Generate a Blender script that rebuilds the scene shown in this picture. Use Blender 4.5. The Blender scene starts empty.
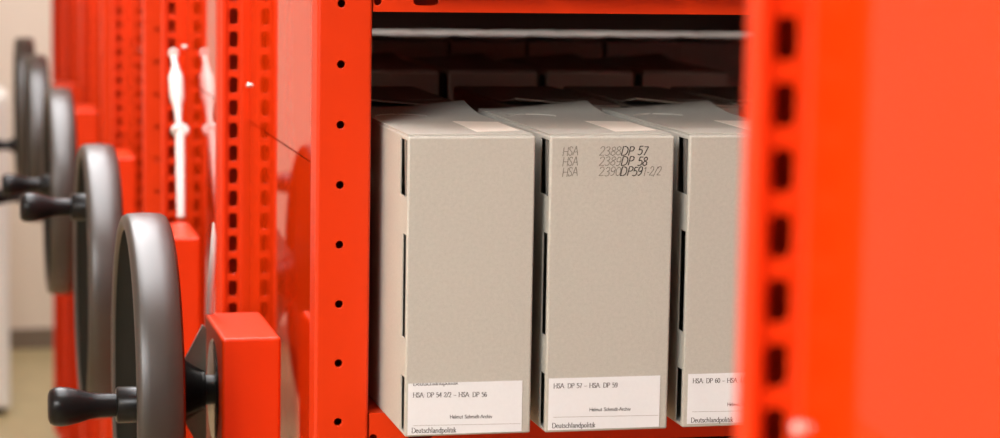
import bpy, bmesh, math, random
from mathutils import Vector, Matrix
random.seed(7)
SC = bpy.context.scene
COL = SC.collection
PI = math.pi
Z0 = 1.435            # height of the uppermost round hole seen on the front post


# ------------------------------------------------------------------ materials
def new_mat(name):
    m = bpy.data.materials.new(name)
    m.use_nodes = True
    nt = m.node_tree
    return m, nt, nt.nodes['Principled BSDF']


def mat(name, col, rough=.5, metal=0.0, coat=0.0, coat_rough=.05, var=0.0, scale=40, bump=0.0, bump_scale=400, spec=.5):
    m, nt, b = new_mat(name)
    b.inputs['Base Color'].default_value = (*col, 1)
    b.inputs['Roughness'].default_value = rough
    b.inputs['Metallic'].default_value = metal
    b.inputs['Coat Weight'].default_value = coat
    b.inputs['Coat Roughness'].default_value = coat_rough
    b.inputs['Specular IOR Level'].default_value = spec
    tc = nt.nodes.new('ShaderNodeTexCoord')
    if var:
        n = nt.nodes.new('ShaderNodeTexNoise')
        n.inputs['Scale'].default_value = scale
        n.inputs['Detail'].default_value = 4
        nt.links.new(tc.outputs['Object'], n.inputs['Vector'])
        r = nt.nodes.new('ShaderNodeValToRGB')
        r.color_ramp.elements[0].position = .3
        r.color_ramp.elements[1].position = .7
        r.color_ramp.elements[0].color = (*[c * (1 - var) for c in col], 1)
        r.color_ramp.elements[1].color = (*[min(1, c * (1 + var)) for c in col], 1)
        nt.links.new(n.outputs['Fac'], r.inputs['Fac'])
        nt.links.new(r.outputs['Color'], b.inputs['Base Color'])
    if bump:
        n = nt.nodes.new('ShaderNodeTexNoise')
        n.inputs['Scale'].default_value = bump_scale
        n.inputs['Detail'].default_value = 2
        nt.links.new(tc.outputs['Object'], n.inputs['Vector'])
        bp = nt.nodes.new('ShaderNodeBump')
        bp.inputs['Strength'].default_value = bump
        bp.inputs['Distance'].default_value = .0006
        nt.links.new(n.outputs['Fac'], bp.inputs['Height'])
        nt.links.new(bp.outputs['Normal'], b.inputs['Normal'])
    return m


RED = (.66, .035, .0020)
M_RED = mat('red powder coat', RED, .36, var=.02, scale=15, bump=.05, bump_scale=900, spec=.3)
M_PANEL = mat('glossy red lacquer panel', RED, .35, coat=1.0, coat_rough=.02, var=.015, scale=6, spec=.0)
M_PANEL.node_tree.nodes['Principled BSDF'].inputs['Coat IOR'].default_value = 1.30
M_BLACK = mat('black plastic', (.005, .005, .005), .3, spec=.18, bump=.05, bump_scale=700)
M_RIM = mat('dark grey wheel plastic', (.027, .0225, .017), .40, metal=.0, var=.06, scale=60, bump=.1, bump_scale=800, spec=.65)
M_DISH = mat('grey green wheel plate', (.012, .0125, .010), .9, var=.1, scale=50, spec=.02)
M_FLANGE = mat('grey flange', (.22, .225, .19), .5, var=.06)
M_CHROME = mat('brushed chrome', (.62, .58, .53), .22, metal=1.0)
M_WHITE = mat('white plastic', (.74, .70, .65), .35)
M_STEEL = mat('pale steel', (.80, .74, .68), .3, metal=.6)
M_PAPER = mat('white label paper', (.75, .77, .78), .7, var=.012, scale=300)
M_INK = mat('print ink', (.055, .05, .045), .8)
M_GREY_INK = mat('thin grey print line', (.36, .34, .31), .8)
M_PENCIL = mat('pencil mark', (.17, .155, .13), .8)
M_PEN = mat('dark pencil mark', (.05, .045, .04), .8)
M_TOPPAPER = mat('pale paper label', (.84, .78, .68), .7)
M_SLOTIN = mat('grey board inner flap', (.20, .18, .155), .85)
M_WALL = mat('beige wall paint', (.84, .74, .63), .85, var=.02, scale=3)
M_FLOOR = mat('tan linoleum', (.38, .30, .155), .35, var=.08, scale=14)
M_SHADE = mat('painted shelf shade', (.022, .020, .018), .6)  # near-black colour that stands in for the shade inside the units
M_SKIRT = mat('dark baseboard', (.20, .155, .115), .5)
M_CEIL = mat('white ceiling', (.80, .78, .74), .9, var=.02, scale=4)
M_CABINET = mat('white cabinet enamel', (.80, .78, .72), .45)
M_CABBASE = mat('dark plinth', (.05, .035, .03), .6)


def card_mat():
    m, nt, b = new_mat('grey archive board')
    tc = nt.nodes.new('ShaderNodeTexCoord')
    big = nt.nodes.new('ShaderNodeTexNoise')
    big.inputs['Scale'].default_value = 320
    big.inputs['Detail'].default_value = 5
    big.inputs['Roughness'].default_value = .65
    r = nt.nodes.new('ShaderNodeValToRGB')
    e = r.color_ramp.elements
    e[0].position, e[0].color = .25, (.440, .425, .375, 1)
    e[1].position, e[1].color = .75, (.505, .487, .430, 1)
    fib = nt.nodes.new('ShaderNodeTexNoise')
    fib.inputs['Scale'].default_value = 900
    fib.inputs['Detail'].default_value = 3
    fr = nt.nodes.new('ShaderNodeValToRGB')
    fr.color_ramp.elements[0].position, fr.color_ramp.elements[0].color = .30, (.88, .875, .86, 1)
    fr.color_ramp.elements[1].position, fr.color_ramp.elements[1].color = .45, (1, 1, 1, 1)
    mul = nt.nodes.new('ShaderNodeMix')
    mul.data_type = 'RGBA'
    mul.blend_type = 'MULTIPLY'
    mul.inputs['Factor'].default_value = .8
    nt.links.new(tc.outputs['Object'], big.inputs['Vector'])
    nt.links.new(tc.outputs['Object'], fib.inputs['Vector'])
    nt.links.new(big.outputs['Fac'], r.inputs['Fac'])
    nt.links.new(fib.outputs['Fac'], fr.inputs['Fac'])
    nt.links.new(r.outputs['Color'], mul.inputs['A'])
    nt.links.new(fr.outputs['Color'], mul.inputs['B'])
    nt.links.new(mul.outputs['Result'], b.inputs['Base Color'])
    bp = nt.nodes.new('ShaderNodeBump')
    bp.inputs['Strength'].default_value = .25
    bp.inputs['Distance'].default_value = .0005
    nt.links.new(fib.outputs['Fac'], bp.inputs['Height'])
    nt.links.new(bp.outputs['Normal'], b.inputs['Normal'])
    b.inputs['Roughness'].default_value = .8
    b.inputs['Specular IOR Level'].default_value = .25
    return m


M_CARD = card_mat()


# ------------------------------------------------------------------ mesh helpers
class MB:
    def __init__(self):
        self.v, self.f = [], []

    def add(self, vs, fs):
        o = len(self.v)
        self.v += [tuple(p) for p in vs]
        self.f += [tuple(i + o for i in q) for q in fs]

    def box(self, x0, x1, y0, y1, z0, z1):
        vs = [(x, y, z) for z in (z0, z1) for y in (y0, y1) for x in (x0, x1)]
        self.add(vs, [(0, 2, 3, 1), (4, 5, 7, 6), (0, 1, 5, 4), (2, 6, 7, 3), (0, 4, 6, 2), (1, 3, 7, 5)])

    def lathe_x(self, prof, seg=64, cy=0.0, cz=0.0):
        """prof: list of (x, r) turned about the X direction through (cy, cz)."""
        rows = []
        for x, r in prof:
            if r < 1e-6:
                self.v.append((x, cy, cz))
                rows.append([len(self.v) - 1])
            else:
                o = len(self.v)
                for k in range(seg):
                    a = 2 * PI * k / seg
                    self.v.append((x, cy + r * math.cos(a), cz + r * math.sin(a)))
                rows.append(list(range(o, o + seg)))
        for A, B in zip(rows, rows[1:]):
            for k in range(seg):
                j = (k + 1) % seg
                if len(A) == 1 and len(B) == 1:
                    continue
                if len(A) == 1:
                    self.f.append((A[0], B[k], B[j]))
                elif len(B) == 1:
                    self.f.append((A[k], B[0], A[j]))
                else:
                    self.f.append((A[k], B[k], B[j], A[j]))

    def tube(self, pts, rad, seg=12):
        pts = [Vector(p) for p in pts]
        rad = rad if isinstance(rad, (list, tuple)) else [rad] * len(pts)
        rows = []
        ref = Vector((1, 0, 0))
        for i, p in enumerate(pts):
            t = (pts[min(i + 1, len(pts) - 1)] - pts[max(i - 1, 0)]).normalized()
            a = ref - t * ref.dot(t)
            if a.length < 1e-4:
                a = Vector((0, 1, 0)) - t * t.y
            a.normalize()
            b = t.cross(a)
            o = len(self.v)
            for k in range(seg):
                g = 2 * PI * k / seg
                self.v.append(tuple(p + rad[i] * (math.cos(g) * a + math.sin(g) * b)))
            rows.append(range(o, o + seg))
        for A, B in zip(rows, rows[1:]):
            for k in range(seg):
                j = (k + 1) % seg
                self.f.append((A[k], B[k], B[j], A[j]))
        self.f.append(tuple(reversed(rows[0])))
        self.f.append(tuple(rows[-1]))

    def build(self, name, m, parent=None, smooth=None, bevel=0.0, seg=2, weld=1e-6, limit=35):
        me = bpy.data.meshes.new(name)
        bm = bmesh.new()
        vs = [bm.verts.new(p) for p in self.v]
        for q in self.f:
            try:
                bm.faces.new([vs[i] for i in q])
            except ValueError:
                pass
        bmesh.ops.remove_doubles(bm, verts=bm.verts, dist=weld)
        bmesh.ops.recalc_face_normals(bm, faces=bm.faces)
        bm.to_mesh(me)
        bm.free()
        me.materials.append(m)
        if smooth is not None or bevel:
            for p in me.polygons:
                p.use_smooth = True
            me.set_sharp_from_angle(angle=math.radians(smooth or 35))
        o = bpy.data.objects.new(name, me)
        COL.objects.link(o)
        if parent:
            o.parent = parent
        if bevel:
            b = o.modifiers.new('edge', 'BEVEL')
            b.width = bevel
            b.segments = seg
            b.limit_method = 'ANGLE'
            b.angle_limit = math.radians(limit)
            b.harden_normals = True
        return o


def tag(o, label=None, cat=None, group=None, kind=None):
    for k, v in (('label', label), ('category', cat), ('group', group), ('kind', kind)):
        if v:
            o[k] = v
    return o


def empty(name, loc, label, cat, group=None):
    o = bpy.data.objects.new(name, None)
    o.empty_display_size = .1
    COL.objects.link(o)
    o.location = loc
    return tag(o, label, cat, group)


def copy_tree(o, parent=None):
    c = o.copy()
    COL.objects.link(c)
    if parent:
        c.parent = parent
    for ch in list(o.children):
        copy_tree(ch, c)
    return c


def cell(mb, P, u0, u1, v0, v1, hole, t, n=20):
    """One cell of a sheet with a hole right through it. P(u, v, w) places a point; hole = (cu, cv, rx, ry, kind)."""
    if hole is None:
        mb.add([P(u0, v0, 0), P(u1, v0, 0), P(u1, v1, 0), P(u0, v1, 0)], [(0, 1, 2, 3)])
        return
    cu, cv, rx, ry, kind = hole
    angs = [2 * PI * k / n for k in range(n)]
    for (a, b) in ((u0, v0), (u1, v0), (u1, v1), (u0, v1)):
        angs.append(math.atan2(b - cv, a - cu) % (2 * PI))
    angs = sorted(set(round(a, 9) for a in angs))

    def hr(a):
        c, s = math.cos(a), math.sin(a)
        if kind == 'round':
            return rx * c, rx * s
        p = 5.0                                     # rounded oblong
        k = (abs(c / rx) ** p + abs(s / ry) ** p) ** (-1 / p)
        return c * k, s * k

    def outer(a):
        c, s = math.cos(a), math.sin(a)
        k = 1e9
        if c > 1e-9: k = min(k, (u1 - cu) / c)
        if c < -1e-9: k = min(k, (u0 - cu) / c)
        if s > 1e-9: k = min(k, (v1 - cv) / s)
        if s < -1e-9: k = min(k, (v0 - cv) / s)
        return c * k, s * k
    rings = [[], [], [], []]
    ch = .0005
    for a in angs:
        x, y = outer(a)
        rings[0].append(P(cu + x, cv + y, 0))
        x, y = hr(a)
        L = math.hypot(x, y)
        rings[1].append(P(cu + x * (1 + ch / L), cv + y * (1 + ch / L), 0))
        rings[2].append(P(cu + x, cv + y, ch))
        rings[3].append(P(cu + x, cv + y, t))
    m = len(angs)
    vs = sum(rings, [])
    fs = []
    for r in range(3):
        for k in range(m):
            j = (k + 1) % m
            fs.append((r * m + k, r * m + j, (r + 1) * m + j, (r + 1) * m + k))
    mb.add(vs, fs)


# ------------------------------------------------------------------ shelving units
POST_W, POST_D = .0523, .030
UNIT_D = .685
UNIT_L = 1.26
TOP, FOOT = 2.26, .05
LEVEL = Z0 - .3438            # height of the shelf the boxes stand on
STEP = .3673
SHELF_H = .030


def arc(cx, cy, r, a0, a1, n=5):
    return [(cx + r * math.cos(math.radians(a0 + (a1 - a0) * k / n)), cy + r * math.sin(math.radians(a0 + (a1 - a0) * k / n))) for k in range(n + 1)]


def front_post(parent):
    """upright whose outer face, at y = 0, carries round holes every 50 mm"""
    mb = MB()
    r = .0030
    X0 = .0064
    prof = [(POST_W, POST_D), (X0, POST_D)] + arc(X0 + r, r, r, 180, 270) + [None] + arc(POST_W - r, r, r, 270, 360) + [(POST_W, POST_D)]
    pts = [p for p in prof if p]
    for a, b in zip(prof, prof[1:]):
        if a is None or b is None:
            continue
        mb.add([(a[0], a[1], FOOT), (b[0], b[1], FOOT), (b[0], b[1], TOP), (a[0], a[1], TOP)], [(0, 1, 2, 3)])
    z = Z0 + .025 + .05 * 15
    while z > FOOT + .06:
        cell(mb, lambda u, v, w: (u, w, v), X0 + r, POST_W - r, z - .05, z, (.0265, z - .025, .0033, 0, 'round'), .004, 20)
        z -= .05
    cell(mb, lambda u, v, w: (u, w, v), X0 + r, POST_W - r, FOOT, z, None, 0)
    cell(mb, lambda u, v, w: (u, w, v), X0 + r, POST_W - r, Z0 + .775, TOP, None, 0)
    mb.add([(x, y, TOP) for x, y in pts[:-1]], [tuple(range(len(pts) - 1))])
    return mb.build('upright_post', M_RED, parent, smooth=40)


def rear_post(parent, z_slot):
    """upright whose inner face carries oblong slots every 25 mm in a shallow channel"""
    y0 = UNIT_D - POST_D
    mb = MB()
    r = .002
    a = [(.014, UNIT_D), (.014, y0 + .010), (.003, y0 + .010)] + arc(.003 + r, y0 + r, r, 180, 270, 4) + [(.0082, y0), (.0096, y0 + .0032)]
    b = [(.0246, y0 + .0032), (.0260, y0)] + arc(POST_W - r, y0 + r, r, 270, 360, 4) + [(POST_W, UNIT_D), (.014, UNIT_D)]
    for pr in (a, b):
        for p, q in zip(pr, pr[1:]):
            mb.add([(p[0], p[1], FOOT), (q[0], q[1], FOOT), (q[0], q[1], TOP), (p[0], p[1], TOP)], [(0, 1, 2, 3)])
    P = lambda u, v, w: (u, y0 + .0032 + w, v)
    z = z_slot + .0125 + .025 * 28
    cell(mb, P, .0096, .0246, z, TOP, None, 0)
    while z > FOOT + .04:
        cell(mb, P, .0096, .0246, z - .025, z, (.0166, z - .0125, .0048, .0086, 'oblong'), .0012, 20)
        z -= .025
    cell(mb, P, .0096, .0246, FOOT, z, None, 0)
    return mb.build('slotted_post', M_RED, parent, smooth=40)


def shelf(parent, level):
    mb = MB()
    x0, x1 = POST_W + .0008, UNIT_L - POST_W
    lo = level - SHELF_H
    P = lambda u, v, w: (u, .002 + w, v)
    zs = [lo, lo + .016, level]
    # front lip with its round hole and its oblong hole at each end of the shelf
    for row, (v0, v1) in enumerate(((lo, lo + .018), (lo + .018, level - .006), (level - .006, level))):
        if row == 1:
            cell(mb, P, x0, x1, v0, v1, None, 0)
        elif row == 0:
            cell(mb, P, x0, .064, v0, v1, (.0570, lo + .0085, .0033, 0, 'round'), .003)
            cell(mb, P, .064, .080, v0, v1, None, 0)
            cell(mb, P, .080, .115, v0, v1, (.0976, lo + .0095, .0105, .0040, 'oblong'), .003, 28)
            cell(mb, P, .115, x1, v0, v1, None, 0)
        else:
            cell(mb, P, x0, x1, v0, v1, None, 0)
    y1 = UNIT_D - .004
    mb.add([(x0, .002, level), (x1, .002, level), (x1, y1, level), (x0, y1, level)], [(0, 1, 2, 3)])
    mb.add([(x0, y1, level), (x1, y1, level), (x1, y1, lo), (x0, y1, lo)], [(0, 1, 2, 3)])
    # folded returns and the underside of the board
    mb.add([(x0, .002, lo), (x1, .002, lo), (x1, .02, lo), (x0, .02, lo)], [(0, 1, 2, 3)])
    mb.add([(x0, .02, lo), (x1, .02, lo), (x1, .02, level - .003), (x0, .02, level - .003)], [(0, 1, 2, 3)])
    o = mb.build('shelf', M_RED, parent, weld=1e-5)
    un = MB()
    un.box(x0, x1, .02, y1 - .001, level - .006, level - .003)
    un.build('shelf_underside', M_SHADE, o)  # shade under the board is put into its dark colour
    return o


HUB_Y, HUB_Z = .33, Z0 - .3850


def gear_housing(parent):
    mb = MB()
    mb.box(-.0415, .0143, HUB_Y - .075, HUB_Y + .075, HUB_Z - .125, HUB_Z + .0630)
    o = mb.build('gear_housing', M_RED, parent, bevel=.0038, seg=3)
    s = MB()
    s.box(.0143, .0330, HUB_Y + .048, HUB_Y + .072, HUB_Z - .12, HUB_Z - .09)
    s.build('bracket', M_RED, o, bevel=.002)
    return o


def handwheel(parent, ang):
    """solid dished wheel on a short shaft, turned about X; ang = where its crank handle stands (radians from +Y towards +Z)"""
    R = .1720
    mb = MB()
    prof = [(-.1170, 0), (-.1172, .05), (-.1180, .10), (-.1200, .145), (-.1215, .1560), (-.1235, .1580),
            (-.1245, .1605), (-.1250, .1650), (-.1232, .1692), (-.1190, .1713), (-.1120, R), (-.0990, R + .0002), (-.0880, R - .0006), (-.0835, .1690), (-.0812, .1645), (-.0808, .157),
            (-.0825, .146), (-.0850, .130), (-.0840, .090), (-.0800, .060), (-.0745, .043), (-.0665, .0305), (-.0570, .0238), (-.0505, .0206), (-.0505, .0)]
    mb.lathe_x(prof[:5], 96, HUB_Y, HUB_Z)
    dish = mb.build('wheel_plate', M_DISH, parent, smooth=40)
    mr = MB()
    mr.lathe_x(prof[4:14], 128, HUB_Y, HUB_Z)
    rim = mr.build('handwheel', M_RIM, parent, smooth=45)
    dish.parent = rim
    mk = MB()
    mk.lathe_x(prof[13:], 96, HUB_Y, HUB_Z)
    mk.build('wheel_back', M_BLACK, rim, smooth=40)
    h = MB()
    h.lathe_x([(-.0700, 0), (-.0700, .0188), (-.0685, .0200), (-.0485, .0200), (-.0470, .0188), (-.0465, .0150), (-.0420, .0145), (-.0355, .0145)], 48, HUB_Y, HUB_Z)
    h.build('hub', M_BLACK, rim, smooth=40)
    for sg in (1, -1):                                         # grey gusset above and below the hub
        g = MB()
        q = [(-.0455, .0165), (-.0690, .0165), (-.0665, .0300), (-.0490, .0640), (-.0455, .0610)]
        vs = [(x, HUB_Y + dy, HUB_Z + sg * z) for dy in (-.0025, .0025) for x, z in q]
        g.add(vs, [(4, 3, 2, 1, 0), (5, 6, 7, 8, 9)] + [(k, (k + 1) % 5, 5 + (k + 1) % 5, 5 + k) for k in range(5)])
        g.build('gusset', M_FLANGE, rim, bevel=.0006)
    c = MB()
    c.lathe_x([(-.0395, .0150), (-.0395, .0480), (-.0380, .0500), (-.0355, .0500)], 64, HUB_Y, HUB_Z)
    c.build('chrome_ring', M_CHROME, rim, smooth=40)
    ky, kz = HUB_Y + .1205 * math.cos(ang), HUB_Z + .1205 * math.sin(ang)
    k = MB()
    k.lathe_x([(-.1080, .0165), (-.1385, .0165), (-.1400, .0150), (-.1402, .0105), (-.1465, .0108), (-.1560, .0110), (-.1650, .0125), (-.1740, .0152), (-.1830, .0174), (-.1900, .0180),
               (-.1960, .0172), (-.1995, .0150), (-.2010, .0110), (-.2013, 0)], 40, ky, kz)
    k.build('crank_handle', M_BLACK, rim, smooth=50)
    rim.location.x = -.0030
    return rim


def end_panel(parent, dx=0.0):
    y0, y1 = POST_D * .8, UNIT_D - POST_D + .002
    seam = Z0 - .1513
    u = MB()
    u.box(.0340 + dx, .0375, y0, y1 + .003, seam, TOP - .03)
    p = u.build('end_panel', M_PANEL, parent)
    l = MB()
    l.box(.0340 + dx, .0375, y0, y1 - .010, FOOT + .05, seam - .0016)
    l.build('lower_panel', M_PANEL, parent)
    return p


def bolt(parent, y, z):
    b = MB()
    b.lathe_x([(-.0014, 0), (-.0013, .0014), (-.0009, .0022), (-.0002, .0025), (.0030, .0025)], 24, y, z)
    o = b.build('bolt', M_STEEL, parent, smooth=50)
    o.location = (.0315, 0, 0)
    return o


def carriage(parent):
    """wheeled undercarriage the unit rolls on"""
    mb = MB()
    mb.box(.012, UNIT_L - .012, .03, UNIT_D - .03, .012, FOOT)
    mb.build('undercarriage', M_RED, parent, bevel=.003)


def shelf_unit(y, label, ang=None, z_slot=None, levels=range(-2, 3), bolt_z=None, front=True, shade_sheet=False, panel_dx=0.0):
    t = empty('mobile_shelf_unit', (0, y, 0), label, 'shelf unit', 'rolling shelf units in one row')
    if front:
        front_post(t)
    rear_post(t, z_slot)
    end_panel(t, panel_dx)
    for k in levels:
        shelf(t, LEVEL + k * STEP)
    if bolt_z is not None:
        bolt(t, UNIT_D - POST_D + .009 - .0095, bolt_z).location.x += panel_dx
    carriage(t)
    if ang is not None:
        gear_housing(t)
        handwheel(t, ang)
    # far end of the unit
    e = MB()
    e.box(UNIT_L - .0375, UNIT_L - .0345, .02, UNIT_D - .02, FOOT, TOP - .03)
    if front:
        e.build('far_end_panel', M_PANEL, t)
    if shade_sheet:
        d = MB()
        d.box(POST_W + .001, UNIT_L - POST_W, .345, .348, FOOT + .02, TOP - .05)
        d.build('added_shade_sheet', M_SHADE, t)  # added dark sheet, makes the space behind the boxes read as deep shade
    return t


Y_NEAR = -1.0845 - (UNIT_D - POST_D)
Y1, Y2, Y3, Y4, Y5, Y6 = 0.0, .715, 1.720, 2.690, 3.410, 4.110
shelf_unit(Y_NEAR, 'red shelf unit close to the camera whose slotted post hides the third grey box', None, Z0 + .0249, bolt_z=Z0 - .1240, panel_dx=-.0078)
unit1 = shelf_unit(Y1, 'red shelf unit that holds the three sharp labelled grey boxes', math.pi - .10, Z0 - .0374, bolt_z=Z0 - .1120)
shelf_unit(Y2, 'red shelf unit next behind the labelled boxes, white cord tensioner at its end', math.pi - 1.0, Z0 - .030, bolt_z=Z0 - .108)
shelf_unit(Y3, 'red shelf unit third in the row behind the post with round holes', math.pi - .2, Z0 - .022, shade_sheet=True)
shelf_unit(Y4, 'red shelf unit fourth in the row, blurred, with its own handwheel', -1.6, Z0 - .030)
shelf_unit(Y5, 'red shelf unit fifth in the row, carrying the farthest handwheel', math.pi + .65, Z0 - .030)
u6 = shelf_unit(Y6, 'dark red fixed shelf unit without handwheel, last in the row by the beige wall', None, Z0 - .030)
u6.name = 'fixed_shelf_unit'

# white lever at the rear corner of the first unit's gear housing
lv = MB()
HT = HUB_Z + .063
pts = [(-.0375, .397, HT - .0005), (-.0360, .397, HT + .03), (-.0342, .397, HT + .062), (-.0335, .397, HT + .078), (-.0340, .397, HT + .091)]
lv.tube(pts, [.0034, .0033, .0033, .0028, .0012], 10)
lvo = lv.build('lever', M_WHITE, unit1, smooth=50)
lvo['label'] = 'slim white lever standing on the gear housing'


# ------------------------------------------------------------------ white cord tensioner in front of the second unit's end panel
def cord_tensioner():
    base = Vector((.0085, 1.160, HUB_Z + .0640))
    t = empty('cord_tensioner', base, 'white cord tensioner with ring and knot hanging before a blurred red post', 'cord tensioner')
    def W(dy, z):
        return Vector((.0135, dy, Z0 + z)) - base
    top, b0, b1, kn = W(1.312, -.114), W(1.288, -.134), W(1.256, -.181), W(1.222, -.2115)
    end = Vector((0, 0, 0))
    r = MB()
    ring = []
    for k in range(17):
        a = 2 * PI * k / 16
        ring.append(top + Vector((.0046 * math.sin(a), .0, .0046 * math.cos(a))))
    r.tube(ring, .0026, 8)
    r.tube([top - Vector((0, 0, .004)), b0 + (b0 - b1) * .10], .0040, 8)
    r.build('ring', M_WHITE, t, smooth=50)
    b = MB()
    d = b1 - b0
    b.tube([b0 - d * .12, b0, b0 + d * .22, b0 + d * .78, b1, b1 + d * .25, b1 + d * .5], [.0048, .0055, .0100, .0100, .0066, .0048, .0042], 16)
    b.build('turnbuckle', M_WHITE, t, smooth=50)
    n = MB()
    loop = []
    for k in range(25):
        a = 2 * PI * k / 24
        loop.append(kn + Vector((.0078 * math.cos(a), .002 * math.sin(2 * a), .0052 * math.sin(a))))
    n.tube(loop, .0048, 8)
    n.build('knot', M_WHITE, t, smooth=50)
    c = MB()
    c.tube([kn + Vector((.001, 0, .002)), kn.lerp(end, .08), kn.lerp(end, .5), end], [.0064, .0066, .0062, .0056], 12)
    c.build('cord', M_WHITE, t, smooth=50)


cord_tensioner()

# ------------------------------------------------------------------ stroke lettering
L_ = .64   # x-height
GL = {
 'H': (.80, [[(.10, 0), (.10, 1)], [(.70, 0), (.70, 1)], [(.10, .5), (.70, .5)]]),
 'S': (.58, [[(.50, .82), (.44, .96), (.28, 1), (.12, .92), (.10, .74), (.22, .58), (.40, .46), (.50, .30), (.46, .10), (.28, 0), (.12, .04), (.06, .20)]]),
 'A': (.78, [[(.04, 0), (.38, 1)], [(.40, 1), (.74, 0)], [(.18, .36), (.60, .36)]]),
 'D': (.80, [[(.12, 0), (.12, 1)], [(.12, 1), (.40, 1), (.62, .88), (.72, .66), (.72, .36), (.62, .12), (.40, 0), (.12, 0)]]),
 'P': (.64, [[(.12, 0), (.12, 1)], [(.12, 1), (.40, 1), (.55, .90), (.57, .74), (.52, .58), (.38, .50), (.12, .50)]]),
 ':': (.28, [[(.12, .06), (.16, .06)], [(.12, .54), (.16, .54)]]),
 '-': (.40, [[(.06, .36), (.34, .36)]]),
 '\u2013': (.62, [[(.04, .36), (.58, .36)]]),
 '/': (.42, [[(.02, -.05), (.40, 1.05)]]),
 ' ': (.46, []),
 '0': (.56, [[(.28, 0), (.12, .12), (.06, .36), (.06, .64), (.12, .88), (.28, 1), (.44, .88), (.50, .64), (.50, .36), (.44, .12), (.28, 0)]]),
 '1': (.44, [[(.08, .80), (.24, 1), (.24, 0)]]),
 '2': (.56, [[(.06, .78), (.14, .95), (.28, 1), (.44, .92), (.48, .74), (.40, .50), (.06, .02), (.52, .02)]]),
 '3': (.56, [[(.06, .86), (.18, .98), (.36, .98), (.46, .84), (.42, .64), (.24, .54), (.44, .44), (.50, .24), (.40, .05), (.22, 0), (.05, .10)]]),
 '4': (.58, [[(.42, 0), (.42, 1), (.04, .30), (.54, .30)]]),
 '5': (.56, [[(.48, .98), (.14, .98), (.11, .55), (.28, .62), (.46, .52), (.50, .30), (.42, .08), (.22, 0), (.05, .08)]]),
 '6': (.56, [[(.46, .92), (.28, .96), (.12, .74), (.07, .40), (.12, .10), (.28, 0), (.45, .10), (.50, .32), (.42, .54), (.26, .58), (.09, .44)]]),
 '7': (.56, [[(.06, .96), (.50, .96), (.22, 0)]]),
 '8': (.56, [[(.28, .54), (.11, .66), (.10, .86), (.28, 1), (.46, .86), (.45, .66), (.28, .54), (.08, .38), (.07, .14), (.28, 0), (.49, .14), (.48, .38), (.28, .54)]]),
 '9': (.56, [[(.48, .60), (.30, .42), (.12, .50), (.08, .72), (.16, .94), (.30, 1), (.45, .90), (.50, .60), (.44, .20), (.26, 0), (.10, .06)]]),
 'a': (.54, [[(.08, .52), (.18, .62), (.34, .62), (.42, .50), (.42, .08), (.50, 0)], [(.42, .38), (.18, .32), (.07, .16), (.16, 0), (.30, .02), (.42, .14)]]),
 'c': (.50, [[(.44, .50), (.34, .62), (.20, .60), (.08, .44), (.08, .18), (.20, .02), (.34, 0), (.46, .12)]]),
 'd': (.58, [[(.46, 1), (.46, 0)], [(.46, .52), (.32, .64), (.16, .58), (.07, .38), (.09, .14), (.22, 0), (.36, .02), (.46, .14)]]),
 'e': (.50, [[(.08, .36), (.44, .36), (.40, .56), (.26, .64), (.12, .54), (.07, .32), (.14, .08), (.28, 0), (.45, .10)]]),
 'h': (.60, [[(.12, 0), (.12, 1)], [(.12, .44), (.24, .60), (.38, .62), (.46, .48), (.46, 0)]]),
 'i': (.28, [[(.14, 0), (.14, .62)], [(.12, .86), (.16, .86)]]),
 'k': (.56, [[(.12, 0), (.12, 1)], [(.44, .62), (.13, .28)], [(.22, .36), (.48, 0)]]),
 'l': (.28, [[(.14, 0), (.14, 1)]]),
 'm': (.88, [[(.12, 0), (.12, .62)], [(.12, .44), (.24, .60), (.36, .62), (.43, .48), (.43, 0)], [(.43, .44), (.55, .60), (.68, .62), (.75, .48), (.75, 0)]]),
 'n': (.60, [[(.12, 0), (.12, .62)], [(.12, .44), (.24, .60), (.38, .62), (.46, .48), (.46, 0)]]),
 'o': (.56, [[(.28, 0), (.12, .08), (.06, .31), (.12, .54), (.28, .63), (.44, .54), (.50, .31), (.44, .08), (.28, 0)]]),
 'p': (.58, [[(.12, -.28), (.12, .62)], [(.12, .50), (.26, .63), (.42, .58), (.51, .38), (.49, .14), (.36, 0), (.22, .02), (.12, .12)]]),
 'r': (.42, [[(.12, 0), (.12, .62)], [(.12, .42), (.24, .60), (.38, .62)]]),
 's': (.46, [[(.38, .50), (.30, .62), (.16, .62), (.08, .50), (.16, .38), (.32, .28), (.40, .14), (.30, 0), (.16, 0), (.06, .12)]]),
 't': (.36, [[(.16, .84), (.16, .08), (.24, 0), (.34, .06)], [(.04, .62), (.32, .62)]]),
 'u': (.60, [[(.12, .62), (.12, .16), (.20, .02), (.34, .02), (.46, .18)], [(.46, .62), (.46, 0)]]),
 'v': (.52, [[(.04, .62), (.26, 0)], [(.26, 0), (.48, .62)]]),
}
SERIFED = set('HADPhiklmnrpud')


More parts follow.
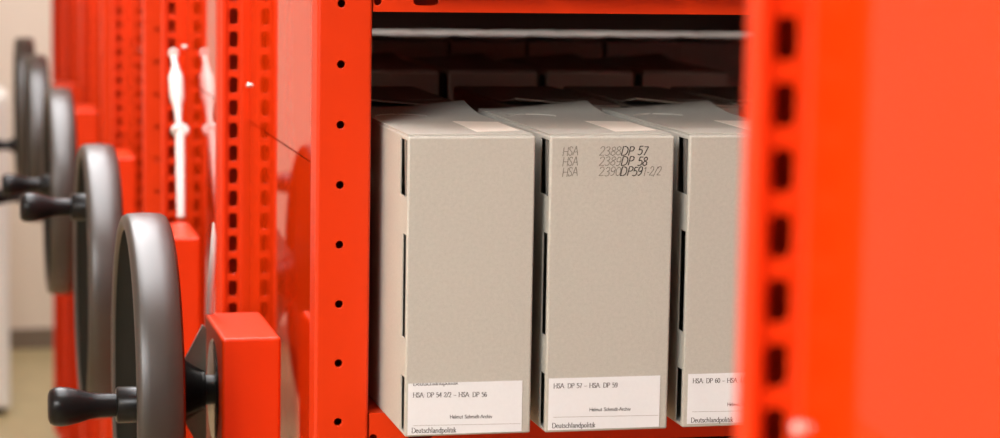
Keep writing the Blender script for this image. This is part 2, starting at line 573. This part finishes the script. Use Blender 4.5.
def lettering(name, text, x0, x1, z_base, cap, y, m, parent, w=.12, serif=True, slant=0.0, contrast=.40, jitter=0.0, clip=None, drop=0.0):
    """flat strokes of ink fitted between x0 and x1 on a front facing -Y"""
    adv = sum(GL[c][0] for c in text)
    sx = (x1 - x0) / adv
    rnd = random.Random(text)
    mb = MB()
    pen = 0.0
    quads = []

    def ribbon(p, q, wd):
        dx, dy = (q[0] - p[0]) * sx, (q[1] - p[1]) * cap
        L = math.hypot(dx, dy)
        if L < 1e-9:
            return
        tx, ty = dx / L, dy / L
        hw = wd / 2
        e = hw * .35
        ax, ay, bx, by = p[0] * sx - tx * e, p[1] * cap - ty * e, q[0] * sx + tx * e, q[1] * cap + ty * e
        quads.append([(ax - ty * hw, ay + tx * hw), (bx - ty * hw, by + tx * hw), (bx + ty * hw, by - tx * hw), (ax + ty * hw, ay - tx * hw)])
    for c in text:
        a, strokes = GL[c]
        oy = rnd.uniform(-jitter, jitter)
        os_ = rnd.uniform(-jitter, jitter) * .6
        for s in strokes:
            P = [(pen + px + (slant + os_) * py, py + oy) for px, py in s]
            for p, q in zip(P, P[1:]):
                vert = abs(q[1] - p[1]) * cap / (math.hypot((q[0] - p[0]) * sx, (q[1] - p[1]) * cap) + 1e-9)
                ribbon(p, q, w * cap * ((1 - contrast) + contrast * vert))
            if serif and c in SERIFED:
                for px, py in (P[0], P[-1]):
                    if len(P) == 2 and abs(P[0][1] - P[1][1]) > .5 and (py < .02 or c not in 'hklm' or True):
                        ribbon((px - .11, py), (px + .11, py), w * cap * .42)
        pen += a
    for qd in quads:
        V = [(x0 + px, y, z_base + pz + drop * px) for px, pz in qd]
        if clip is not None:
            V = [(px, py, min(pz, clip)) for px, py, pz in V]
            if max(v[2] for v in V) - min(v[2] for v in V) < 1e-6:
                continue
        mb.add(V, [(0, 1, 2, 3)])
    return mb.build(name, m, parent, weld=1e-7)


# ------------------------------------------------------------------ archive boxes
BW, BH, BD = .1094, .2548, .2820
SLOTS = [(.2035, BH - .0036, .0045, .0330), (.0835, .1715, .0045, .0200), (.0030, .0505, .0045, .0200)]   # z0, z1, y0, y1 in the side


def box_body():
    """board case with three slits beside its hinge edge and two small corner nicks"""
    xs = [0, .0010, .0030, .0058, .0200, BW - .0042, BW - .0022, BW]
    ys = [0, .0020, .0040, .0045, .0200, .0330, BD - .004, BD]
    zs = [0, .0030, .0505, .0835, .1715, .2035, BH - .0036, BH - .0020, BH]

    def solid(i, j, k):
        if i < 0 or j < 0 or k < 0 or i >= len(xs) - 1 or j >= len(ys) - 1 or k >= len(zs) - 1:
            return False
        cx, cy, cz = (xs[i] + xs[i + 1]) / 2, (ys[j] + ys[j + 1]) / 2, (zs[k] + zs[k + 1]) / 2
        for z0, z1, y0, y1 in SLOTS:
            if cx < .0200 and y0 < cy < y1 and z0 < cz < z1:
                return False
        if .0010 < cx < BW - .0022 and .0040 < cy < BD - .004 and .0030 < cz < BH - .0020:
            return False                       # hollow inside
        if (.0030 < cx < .0058 or BW - .0042 < cx < BW - .0022) and .0020 < cy < .0040 and cz > BH - .0020:
            return False
        return True
    mb = MB()
    for i in range(len(xs) - 1):
        for j in range(len(ys) - 1):
            for k in range(len(zs) - 1):
                if not solid(i, j, k):
                    continue
                X, Y, Z = (xs[i], xs[i + 1]), (ys[j], ys[j + 1]), (zs[k], zs[k + 1])
                c = [(x, y, z) for z in Z for y in Y for x in X]
                for d, q in (((-1, 0, 0), (0, 4, 6, 2)), ((1, 0, 0), (1, 3, 7, 5)), ((0, -1, 0), (0, 1, 5, 4)), ((0, 1, 0), (2, 6, 7, 3)), ((0, 0, -1), (0, 2, 3, 1)), ((0, 0, 1), (4, 5, 7, 6))):
                    if not solid(i + d[0], j + d[1], k + d[2]):
                        mb.add([c[n] for n in q], [(0, 1, 2, 3)])
    return mb


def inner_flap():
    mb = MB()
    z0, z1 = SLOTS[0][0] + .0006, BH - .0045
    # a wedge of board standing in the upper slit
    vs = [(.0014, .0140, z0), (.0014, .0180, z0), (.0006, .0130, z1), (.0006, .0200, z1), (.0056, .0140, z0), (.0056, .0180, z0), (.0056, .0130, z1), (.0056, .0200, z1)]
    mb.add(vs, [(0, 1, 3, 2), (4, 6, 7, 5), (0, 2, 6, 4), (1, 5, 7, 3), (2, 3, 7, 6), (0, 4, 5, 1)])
    return mb


def lid_sheet():
    """top board sheet; its rear outer corner has sprung up a little"""
    nx, ny = 12, 16
    th = .0014
    mb = MB()
    def P(i, j, up):
        u, v = i / nx, j / ny
        x = .0008 + u * (BW - .0016)
        y = .0062 + v * (BD - .0062)
        lift = .0078 * (max(0, (u - .12) / .88) ** 1.3) * max(0, (v - .72) / .28) ** 1.6
        return (x, y, BH + .0001 + lift + (th if up else 0))
    top = [[P(i, j, True) for j in range(ny + 1)] for i in range(nx + 1)]
    bot = [[P(i, j, False) for j in range(ny + 1)] for i in range(nx + 1)]
    for i in range(nx):
        for j in range(ny):
            mb.add([top[i][j], top[i + 1][j], top[i + 1][j + 1], top[i][j + 1]], [(0, 1, 2, 3)])
            mb.add([bot[i][j], bot[i + 1][j], bot[i + 1][j + 1], bot[i][j + 1]], [(3, 2, 1, 0)])
    for i in range(nx):
        for j, in ((0,), (ny,)):
            mb.add([top[i][j], top[i + 1][j], bot[i + 1][j], bot[i][j]], [(0, 1, 2, 3)])
    for j in range(ny):
        for i in (0, nx):
            mb.add([top[i][j], top[i][j + 1], bot[i][j + 1], bot[i][j]], [(0, 1, 2, 3)])
    return mb


def make_box(name, loc, label, group, detailed=True):
    t = empty(name, loc, label, 'box', group)
    case = box_body().build('case', M_CARD, t, bevel=.0016, seg=3)
    md = case.modifiers['edge']
    md.limit_method = 'WEIGHT'                                     # round the outer edges only
    md.use_clamp_overlap = False
    md.harden_normals = False
    md.width = .0018
    me = case.data
    bm = bmesh.new()
    bm.from_mesh(me)
    bmesh.ops.dissolve_limit(bm, angle_limit=.01, verts=bm.verts, edges=bm.edges)
    bm.to_mesh(me)
    bm.free()
    me.set_sharp_from_angle(angle=math.radians(35))
    at = me.attributes.new('bevel_weight_edge', 'FLOAT', 'EDGE')
    lim = (BW, BD, BH)
    for e in me.edges:
        p, q = (me.vertices[k].co for k in e.vertices)
        n = sum(1 for a in range(3) if abs(p[a] - q[a]) < 1e-7 and (abs(p[a]) < 1e-6 or abs(p[a] - lim[a]) < 1e-6))
        at.data[e.index].value = 1.0 if n >= 2 else 0.0
    lid = lid_sheet().build('lid', M_CARD, t, smooth=40)
    a = MB()                                                       # half-moon thumb cut
    pts = []
    for k in range(25):
        g = PI * (k / 24)
        pts.append((.0300 + .0235 * math.cos(g), .190 + .020 * math.sin(g), BH + .0016))
    a.tube(pts, .0007, 6)
    a.build('thumb_cut', M_CARD, lid, smooth=50)
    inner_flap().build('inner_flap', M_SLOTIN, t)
    return t


def sheet(name, x0, x1, y0, y1, z0, z1, m, parent):
    b = MB()
    b.box(x0, x1, y0, y1, z0, z1)
    return b.build(name, m, parent)


K = .9506                       # size of the boxes on the shelf relative to the drawing sizes above
BX = [(.0649, -.0950), (.1808, -.0962), (.2985, -.0938)]
DX = [.0835, .2054, .3292]
BZ = LEVEL + .0002
boxes = []
for i, (bx, by) in enumerate(BX):
    lab = ['grey archive box standing against the post with round holes',
           'grey archive box with three pencilled lines on its upper front, between two others',
           'grey archive box partly hidden by the blurred red slotted post'][i]
    boxes.append(make_box('archive_box', (bx, by, BZ), lab, 'labelled archive boxes on the shelf'))
    boxes[-1].scale = (K, K, K)

W = {0: dict(lab=(.0858, .1850, -.3190, -.3632, -.0009), head='HSA: DP 54 2/2 \u2013 HSA: DP 56', hx=(.0901, .1541), hz=-.3308),
     1: dict(lab=(.2080, .3073, -.3178, -.3628, -.0022), head='HSA: DP 57 \u2013 HSA: DP 59', hx=(.2122, .2690), hz=-.3262),
     2: dict(lab=(.3334, .4327, -.3178, -.3618, -.0005), head='HSA: DP 60 \u2013 HSA: DP', hx=(.3376, .3872), hz=-.3258)}
for i, b in enumerate(boxes):
    d = W[i]
    bx, bz = DX[i], Z0 - .3650
    x0, x1, zt, zb, tilt = d['lab']
    lx = lambda X: X - bx
    lz = lambda Z: Z + Z0 - bz
    p = sheet('label', lx(x0), lx(x1), -.0006, -.0001, lz(zb), lz(zt), M_PAPER, b)
    p['label'] = 'white paper label with printed lines'
    yi = -.0007
    off = x0 - .2080
    dr = -.020 if i == 0 else -.014
    hx0, hx1 = d['hx']
    lettering('printed_lettering', d['head'], lx(hx0), lx(hx1), lz(d['hz']), .0040, yi, M_INK, p, w=.155, drop=dr)
    zz = (d['hz'] + .3262)
    lettering('printed_lettering', 'Helmut Schmidt-Archiv', lx(.2444 + off), lx(.2812 + off), lz(-.3472 + zz * .6), .0029, yi, M_INK, p, w=.17, serif=False, contrast=.15, drop=dr)
    ln = MB()
    zr = lz(-.3513 + zz * .8)
    ln.add([(lx(.2126 + off), yi, zr), (lx(.3062 + off), yi, zr - .0012), (lx(.3062 + off), yi, zr - .00155), (lx(.2126 + off), yi, zr - .00035)], [(0, 1, 2, 3)])
    ln.build('rule_line', M_GREY_INK, p)
    lettering('printed_lettering', 'Deutschlandpolitik', lx(.2114 + off), lx(.2501 + off), lz(-.3608 + zz * .5 + (.0018 if i == 0 else 0)), .0042, yi, M_INK, p, w=.145, drop=dr)
    if i == 0:
        lettering('printed_lettering', 'Deutschlandpolitik', lx(.0900), lx(.1290), lz(-.3208), .0042, yi, M_INK, p, w=.145, clip=lz(-.3191))
    # paper label lying on the lid, its front end near the edge
    tl = MB()
    zt_ = BH + .0016
    q = [(.0640, .0250), (.1040, .0370), (.1050, .1250), (.0660, .1330)]
    tl.add([(x, y, zt_) for x, y in q] + [(x, y, zt_ + .0003) for x, y in q], [(3, 2, 1, 0), (4, 5, 6, 7), (0, 1, 5, 4), (1, 2, 6, 5), (2, 3, 7, 6), (3, 0, 4, 7)])
    t_ = tl.build('top_label', M_TOPPAPER, b)

# pencilled shelf marks on the second box
b = boxes[1]
bx, bz = DX[1], Z0 - .3650
rows = [(-.1264, '2388', 'DP 57', .0075), (-.1352, '2389', 'DP 58', .0075), (-.1440, '2390', 'DP 59 1-2/2', .0075)]
for k, (z, num, dp, cap) in enumerate(rows):
    zz = z + Z0 - bz
    lettering('pencil_lettering', 'HSA', .2157 - bx, .2296 - bx, zz, cap, -.0002, M_PENCIL, b, w=.085, serif=False, slant=.16, contrast=.2, jitter=.05)
    lettering('pencil_lettering', num, .2478 - bx, .2672 - bx, zz, cap, -.0002, M_PENCIL, b, w=.080, serif=False, slant=.16, contrast=.2, jitter=.05)
    if k < 2:
        lettering('pencil_lettering', dp, .2668 - bx, .2905 - bx, zz, cap, -.0002, M_PEN, b, w=.125, serif=False, slant=.22, contrast=.2, jitter=.05)
    else:
        lettering('pencil_lettering', 'DP59', .2664 - bx, .2860 - bx, zz, cap, -.0002, M_PEN, b, w=.125, serif=False, slant=.22, contrast=.2, jitter=.05)
        lettering('pencil_lettering', '1-2/2', .2868 - bx, .3030 - bx, zz, cap, -.0002, M_PENCIL, b, w=.085, serif=False, slant=.22, contrast=.2, jitter=.05)

# boxes behind, in the dark of the units
proto = make_box('archive_box', (0, 0, 0), 'x', 'x')
ORD = ['first', 'second', 'third', 'fourth', 'fifth', 'sixth']


def row(xs, y, sz, label, group, turned=False):
    out = []
    for n, x in enumerate(xs):
        c = copy_tree(proto)
        c.name = 'archive_box'
        c.location = (x, y, BZ)
        c.scale = (K, K, K * sz)
        if turned:
            c.rotation_euler.z = PI
            c.location.x += BW * K
            c.location.y += BD * K
        tag(c, label % ORD[n], 'box', group)
        out.append(c)
    return out


row([.0750, .2230, .3400, .4570], .205, 1.0, 'shaded grey box behind the labelled boxes, %s from the round-holed post', 'shaded boxes behind the labelled ones', True)
row([.155, .271, .387, .503], Y2 + .006, 1.0, 'dark grey box at the front of the second unit, %s from its end panel', 'boxes at the front of the second unit')
row([.2720, .3810, .4910, .6015, .7060, .8205], Y2 + UNIT_D - BD * K + .095, 1.045, 'grey box in the far row under the shelf lip, %s from the post', 'far row of boxes in the second unit', True)
UPPER = row([.070, .186, .302, .418], -.044, 1.0, 'grey box on the upper shelf above the labelled boxes, %s from the round-holed post', 'boxes on the upper shelf')
for o in UPPER:
    o.location.z += STEP
for o in [proto] + list(proto.children_recursive):
    bpy.data.objects.remove(o)

# ------------------------------------------------------------------ room
def struct(name, m, *bx):
    mb = MB()
    mb.box(*bx)
    return tag(mb.build(name, m), kind='structure')


struct('floor', M_FLOOR, -2.4, 3.2, -4.0, 6.5, -.06, 0)
struct('wall_back', M_WALL, -2.4, 3.2, 6.42, 6.52, 0, 2.9)
struct('baseboard_back', M_SKIRT, -2.4, 3.2, 6.405, 6.42, 0, .07)
struct('wall_left', M_WALL, -2.5, -2.4, -4.0, 6.52, 0, 2.9)
struct('wall_right', M_WALL, 3.2, 3.3, -4.0, 6.52, 0, 2.9)
struct('ceiling', M_CEIL, -2.5, 3.2, -4.0, 6.52, 2.9, 2.96)

cab = empty('low_cabinet', (-.345, 5.28, 0), 'low white enamelled cabinet standing at the end of the aisle by the beige wall', 'cabinet')
c = MB()
c.box(-.24, .24, 0, .40, .02, .97)
c.build('body', M_CABINET, cab, bevel=.006)
c = MB()
c.box(-.225, .225, -.018, 0, .03, .955)
dr = c.build('door', M_CABINET, cab, bevel=.004)
c = MB()
c.box(.16, .175, -.045, -.018, .50, .62)
c.build('handle', M_CHROME, dr, bevel=.003)
c = MB()
c.box(-.225, .225, .02, .38, 0, .02)
c.build('plinth', M_CABBASE, cab)


# ------------------------------------------------------------------ light
def area(name, loc, sx, sy, power, col=(.97, .98, 1.0), rot=(0, 0, 0)):
    l = bpy.data.lights.new(name, 'AREA')
    l.shape = 'RECTANGLE'
    l.size, l.size_y = sx, sy
    l.energy = power
    l.color = col
    o = bpy.data.objects.new(name, l)
    o.location = loc
    o.rotation_euler = rot
    COL.objects.link(o)
    return o


area('far_wall_fill', (-.22, 1.5, 2.88), .7, 3.5, 160)
area('far_wall_fill', (-1.75, -2.6, 2.88), 1.2, 1.2, 235)
area('far_wall_fill', (.3, -.62, 2.88), 1.6, .4, 4)
area('far_wall_fill', (.9, 5.7, 2.88), 1.2, .5, 62)  # unseen fill light, added to brighten the far wall
w = bpy.data.worlds.new('room light')
w.use_nodes = True
w.node_tree.nodes['Background'].inputs['Color'].default_value = (.98, .98, 1, 1)
w.node_tree.nodes['Background'].inputs['Strength'].default_value = .22
SC.world = w

# ------------------------------------------------------------------ camera
F, YAW, PIT, ROLL = 2360.605, .232789, .123294, .017115
fw = Vector((math.sin(YAW) * math.cos(PIT), math.cos(YAW) * math.cos(PIT), -math.sin(PIT)))
rt = Vector((math.cos(YAW), -math.sin(YAW), 0))
up = rt.cross(fw)
r2 = rt * math.cos(ROLL) + up * math.sin(ROLL)
u2 = up * math.cos(ROLL) - rt * math.sin(ROLL)
cd = bpy.data.cameras.new('camera')
cd.sensor_width = 36
cd.lens = F * 36 / 1000
cd.clip_start = .05
cam = bpy.data.objects.new('camera', cd)
M = Matrix((r2, u2, -fw)).transposed().to_4x4()
M.translation = Vector((-.292802, -1.922598, Z0 + .064994))
cam.matrix_world = M
COL.objects.link(cam)
SC.camera = cam
cd.dof.use_dof = True
cd.dof.focus_distance = (Vector((.20, 0, Z0 - .2)) - M.translation).dot(fw)
cd.dof.aperture_fstop = cd.lens / 13.0
cd.dof.aperture_blades = 0

SC.view_settings.view_transform = 'Standard'
SC.view_settings.look = 'None'
SC.view_settings.gamma = 1
SC.view_settings.use_curve_mapping = False
SC.view_settings.exposure = -.30
